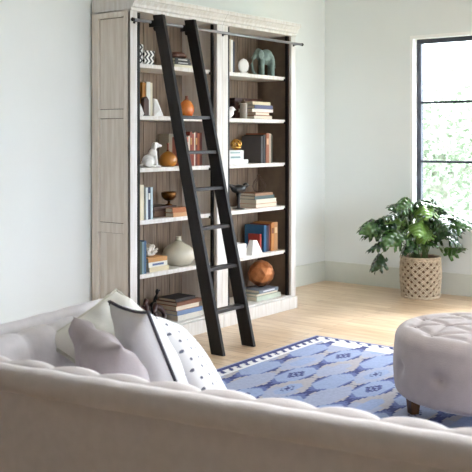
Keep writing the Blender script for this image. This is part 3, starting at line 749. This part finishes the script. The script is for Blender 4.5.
def cp(px, py, Z):
    """a point seen at (px, py) at distance Z, in metres"""
    return Vector(flr((px - 236) / FPX * Z, Z, CAM[2] - (py - HOR) * Z / FPX))
def pillow(name, TL, TR, BR, thick, m, label, seed=0, pipe=None, wr=.012):
    """TL, TR, BR: three corners of the cushion"""
    U = (TR - TL) / 2; V = (TR - BR) / 2; Nn = U.cross(V).normalized(); loc = (TL + BR) / 2; w = U.length * 2; h = V.length * 2
    o = empty(name, loc, (0, 0, 0), label=label, cat='pillow', group='throw pillows heaped in the sofa corner')
    n = 36
    def P(u, v, s):
        eu = 1 - .06 * (1 - abs(v) ** 2.2) * 1; ev = 1 - .06 * (1 - abs(u) ** 2.2)
        x = u * w / 2 * eu; z_ = v * h / 2 * ev
        f = max(0, (1 - abs(u) ** 3.2)) ** .62 * max(0, (1 - abs(v) ** 3.2)) ** .62
        y = s * thick / 2 * f
        q = Vector((x * 7 + seed, z_ * 7, s * 2 + seed))
        nz = noise.noise(q) + .5 * noise.noise(q * 2.3)
        # creases pulled in from the corners
        cr = math.sin((u * 2.1 - v * 4.3) * 1.8 + 4 * noise.noise(q * .5)) * .4 * (.3 + abs(u * v))
        y += s * wr * (nz + cr) * min(1, f * 3)
        return U * (x / (w / 2)) + V * (z_ / (h / 2)) + Nn * y
    bm = BM(); grid = {}; uvl = bm.loops.layers.uv.new('UVMap')
    for s in (1, -1):
        for i in range(n + 1):
            for j in range(n + 1):
                edge = i in (0, n) or j in (0, n)
                if s == -1 and edge: grid[s, i, j] = grid[1, i, j]
                else: grid[s, i, j] = bm.verts.new(P(-1 + 2 * i / n, -1 + 2 * j / n, s))
        for i in range(n):
            for j in range(n):
                f = bm.faces.new((grid[s, i, j], grid[s, i + 1, j], grid[s, i + 1, j + 1], grid[s, i, j + 1]))
                for lp_, (a_, b_) in zip(f.loops, ((i, j), (i + 1, j), (i + 1, j + 1), (i, j + 1))): lp_[uvl].uv = (a_ / n, b_ / n)
    obj('pillow_body', bm, m, o, smooth=True)
    if pipe:
        pts = []
        for i in range(n): pts.append(P(-1 + 2 * i / n, -1, 1))
        for i in range(n): pts.append(P(1, -1 + 2 * i / n, 1))
        for i in range(n): pts.append(P(1 - 2 * i / n, 1, 1))
        for i in range(n): pts.append(P(-1, 1 - 2 * i / n, 1))
        obj('piping', tube(BM(), pts, pipe[1], 8, True), pipe[0], o, smooth=True, label=pipe[2])
    return o

CREAMP = mat('ivory_cotton', (238, 237, 229), .9, var=.02, scale=20, bump=.1, bscale=200)
WHITEP = mat('white_cotton', (240, 240, 243), .9, var=.02, scale=20, bump=.1, bscale=200)
GREYP = mat('dove_grey_cotton', (180, 172, 175), .9, var=.04, scale=20, bump=.12, bscale=200)
CHARP = mat('charcoal_piping', (74, 74, 84), .8)
def dot_mat():
    m = bpy.data.materials.new('dotted_cotton'); m.use_nodes = True; N = m.node_tree.nodes; L = m.node_tree.links; b = N['Principled BSDF']; b.inputs['Roughness'].default_value = .9
    tc = N.new('ShaderNodeTexCoord'); mp = N.new('ShaderNodeMapping'); mp.inputs['Scale'].default_value = (7, 12, 1); L.new(tc.outputs['UV'], mp.inputs['Vector'])
    sp = N.new('ShaderNodeSeparateXYZ'); L.new(mp.outputs[0], sp.inputs[0])
    def mth(op, a, c=None):
        n = N.new('ShaderNodeMath'); n.operation = op
        for i, q in enumerate((a, c)):
            if q is None: continue
            if isinstance(q, (int, float)): n.inputs[i].default_value = q
            else: L.new(q, n.inputs[i])
        return n.outputs[0]
    row = mth('MODULO', mth('FLOOR', sp.outputs['Y']), 2.0)
    fx = mth('SUBTRACT', mth('FRACT', mth('ADD', sp.outputs['X'], mth('MULTIPLY', row, .3))), .5); fy = mth('SUBTRACT', mth('FRACT', sp.outputs['Y']), .5)
    d = mth('ADD', mth('POWER', fx, 2.0), mth('MULTIPLY', mth('POWER', fy, 2.0), .55))
    g_ = mth('LESS_THAN', d, .013)
    mx = N.new('ShaderNodeMix'); mx.data_type = 'RGBA'; mx.inputs[6].default_value = lin((238, 238, 240)); mx.inputs[7].default_value = lin((104, 108, 124))
    L.new(g_, mx.inputs[0]); L.new(mx.outputs[2], b.inputs['Base Color']); return m
pillow('throw_pillow', cp(42, 341, 2.95), cp(116, 290, 3.22), cp(190, 341, 3.14), .12, CREAMP, 'ivory pillow at the back whose piped corner peaks highest', 1, (mat('ivory_piping', (206, 204, 190), .8), .006, 'ivory piping'))
pillow('throw_pillow', cp(109, 301, 3.0), cp(148, 312, 2.83), cp(205, 450, 2.8), .14, WHITEP, 'white pillow edged with charcoal piping, between the grey and dotted ones', 5, (CHARP, .0055, 'charcoal piping'))
pillow('throw_pillow', cp(150, 314, 2.92), cp(172, 322, 3.2), cp(236, 423, 3.1), .11, dot_mat(), 'white pillow dotted with small slate spots, nearest the rug', 9, None, wr=.004)
pillow('throw_pillow', cp(73, 316, 2.88), cp(121, 345, 2.62), cp(156, 472, 2.6), .17, GREYP, 'crumpled dove grey pillow at the left, nearest the viewer', 13, None, wr=.03)

# ------------------------------------------------------------------ plant in woven basket
def plant():
    cx, cy = 3.12, -.615
    b = empty('woven_basket', (cx, cy, 0), label='tall natural woven basket with diamond lattice holding the plant', cat='basket')
    Rb = .175; H = .375
    BK = mat('natural_fibre', (216, 198, 172), .85, var=.15, scale=40, bump=.3, bscale=120)
    INB = mat('basket_liner', (140, 112, 88), .9, var=.2, scale=30)
    rad = lambda z_: Rb * (.93 + .09 * math.sin(z_ / H * 2.6))
    obj('basket_liner', lathe(BM(), [(rad(z_) - .010, z_) for z_ in [H * k / 12 for k in range(13)]][:-1] + [(rad(H) - .012, H - .01), (rad(H) - .03, H - .01), (rad(H) - .03, H - .06)], 40), INB, b, smooth=True)
    n = 16
    for sg in (1, -1):
        bm = BM()
        for k in range(n):
            for o_ in (-.06, .06):
                pts = []
                for i in range(25):
                    z_ = .01 + (H - .03) * i / 24; a_ = 2 * math.pi * k / n + sg * (z_ / H) * 2.35 + o_
                    r_ = rad(z_) + .002 + (.0035 if (i % 4 < 2) == (sg > 0) else 0); pts.append((r_ * math.cos(a_), r_ * math.sin(a_), z_))
                tube(bm, pts, .0058, 5)
        obj('lattice_weave', bm, BK, b, smooth=True)
    for z_, rr in ((.012, .011), (H - .012, .010), (H - .032, .007)):
        obj('basket_rim', tube(BM(), [((rad(z_) + .003) * math.cos(a_), (rad(z_) + .003) * math.sin(a_), z_) for a_ in [2 * math.pi * k / 40 for k in range(40)]], rr, 8, True), BK, b, smooth=True)
    t = empty('potted_plant', (cx, cy, H - .05), label='bushy split-leaf plant growing out of the woven basket by the window', cat='plant')
    obj('soil', lathe(BM(), [(.13, 0), (.135, .01), (.1, .02)], 24), mat('soil', (60, 46, 36), .95, var=.3), t)
    greens = [mat('leaf_deep', (52, 82, 48), .22, var=.2, scale=30, coat=.35), mat('leaf_mid', (74, 112, 56), .24, var=.2, scale=30, coat=.35), mat('leaf_young', (114, 152, 66), .3, var=.12, scale=30)]
    stemm = mat('leaf_stalk', (104, 126, 70), .5)
    random.seed(21)
    # (azimuth deg, reach, height, size, tone); azimuth 142 = picture-left, 322 = picture-right, 232 = towards viewer
    specs = []
    for i in range(12): specs.append((random.uniform(80, 420), random.uniform(.04, .22), random.uniform(.27, .44), random.uniform(.17, .22)))
    for i in range(12): specs.append((i * 30 + random.uniform(-9, 9), random.uniform(.2, .34), random.uniform(.12, .34), random.uniform(.18, .25)))
    specs += [(140, .46, .26, .2), (152, .43, .1, .2), (133, .40, .2, .22), (170, .36, .18, .22), (150, .33, .33, .22), (140, .40, -.05, .19), (318, .3, .02, .2), (325, .36, .2, .2), (300, .34, .3, .21), (230, .2, .1, .2), (240, .24, .2, .23), (205, .26, .26, .22),
              (165, .2, .47, .18), (330, .18, .45, .17), (215, .14, .4, .22), (265, .2, .33, .22), (185, .27, .1, .2), (290, .25, .14, .2)]
    for i, (az, rc_, hz, sz) in enumerate(specs):
        a_ = R(az); dx, dy = math.cos(a_), math.sin(a_)
        tip = Vector((dx * rc_, dy * rc_, hz + .10)); 
        if cx + tip.x > XC - .13: tip.x = XC - .13 - cx - random.uniform(0, .04)
        st = Vector((dx * .05 + random.uniform(-.03, .03), dy * .05 + random.uniform(-.03, .03), .015))
        mid = st * .5 + tip * .5 + Vector((-dx * .06, -dy * .06, .07 + max(0, .1 - hz) * .8))
        # leaf frame: axis points outward and droops
        ax = Vector((dx, dy, random.uniform(-.65, .1) if hz > .0 else -1.3)).normalized()
        side = Vector((-dy, dx, 0)); side = Matrix.Rotation(random.uniform(-.7, .7), 3, ax) @ side
        nr = side.cross(ax).normalized(); 
        if nr.z < 0: nr = -nr
        Lf = sz * 1.0; Wf = sz * .56
        bm = BM()
        def lp(s, w_):      # s along midrib 0..1, w_ signed half-width
            c = tip + ax * ((s - .18) * Lf) + side * w_ - nr * (.10 * Lf * (s - .2) ** 2 * 3 + abs(w_) ** 2 * 2.2 / sz * .6) + nr * .004 * math.sin(s * 30)
            c.x = min(c.x, XC - cx - .02)
            return c
        def wid(s): return Wf * (math.sin(math.pi * min(1, max(0, s)) ** .72)) ** .75
        nl = 4
        for sg in (1, -1):
            prev = None
            for q in range(24):      # continuous inner band
                s0, s1 = q / 24, (q + 1) / 24
                i0, i1 = wid(s0) * .74, wid(s1) * .74
                bm.faces.new([bm.verts.new(lp(s0, 0)), bm.verts.new(lp(s1, 0)), bm.verts.new(lp(s1, sg * i1)), bm.verts.new(lp(s0, sg * i0))])
            for q in range(nl):      # separate fingers beyond it
                s0, s1 = (q + .04) / nl, (q + .84) / nl
                sh = .10 if q > 0 else .02
                m_ = 4; pr = None
                for k in range(m_ + 1):
                    f = k / m_; sc = .72 + .28 * f; sm = (s0 + s1) / 2; wd = wid(sm + .02)
                    hw_ = (s1 - s0) / 2 * (1 - .4 * f ** 2)
                    A_ = lp(sm - hw_ + sh * f, sg * wd * sc); B_ = lp(sm + hw_ + sh * f, sg * wd * (sc if f < 1 else .96))
                    cur = (bm.verts.new(A_), bm.verts.new(B_))
                    if pr: bm.faces.new((pr[0], pr[1], cur[1], cur[0]))
                    pr = cur
        tone = 2 if i in (2, 7, 12, 19, 35, 38) else (1 if i % 3 == 0 else 0)
        bmesh.ops.remove_doubles(bm, verts=bm.verts, dist=.0006)
        lf = obj('leaf', bm, greens[tone], t, smooth=True)
        sd = lf.modifiers.new('s', 'SOLIDIFY'); sd.thickness = .0012
        pts = [st, st * .4 + mid * .6, mid * .5 + tip * .5 + Vector((0, 0, .02)), tip - ax * .18 * Lf]
        obj('leaf_stalk', tube(BM(), pts, [.005, .004, .0035, .0025], 6), stemm, lf, smooth=True)
plant()

# ------------------------------------------------------------------ light, world, camera
w = bpy.data.worlds.new('daylight'); S.world = w; w.use_nodes = True
bg = w.node_tree.nodes['Background']; bg.inputs[0].default_value = (.86, .94, 1.06, 1); bg.inputs[1].default_value = 6.0

sl_ = bpy.data.lights.new('sun', 'SUN'); sl_.energy = 4.0; sl_.angle = R(24); sl_.color = (1, .98, .96)
so_ = link(bpy.data.objects.new('sun', sl_)); so_.rotation_euler = (0, R(46), R(6))
cam = bpy.data.cameras.new('camera'); co = link(bpy.data.objects.new('camera', cam))
co.location = CAM; co.rotation_euler = (R(90), 0, -math.atan2(FW[0], FW[1]))
cam.sensor_width = 36; cam.lens = FPX / 472 * 36; cam.shift_y = -(236 - HOR) / 472; cam.clip_start = .05
cam.dof.use_dof = True; cam.dof.focus_distance = 6.5; cam.dof.aperture_fstop = 9
S.camera = co
S.view_settings.view_transform = 'Standard'; S.view_settings.look = 'None'; S.view_settings.gamma = 1; S.view_settings.use_curve_mapping = False
S.view_settings.exposure = 1.08
try:
    S.cycles.use_denoising = True; S.cycles.max_bounces = 10; S.cycles.diffuse_bounces = 6
except Exception: pass
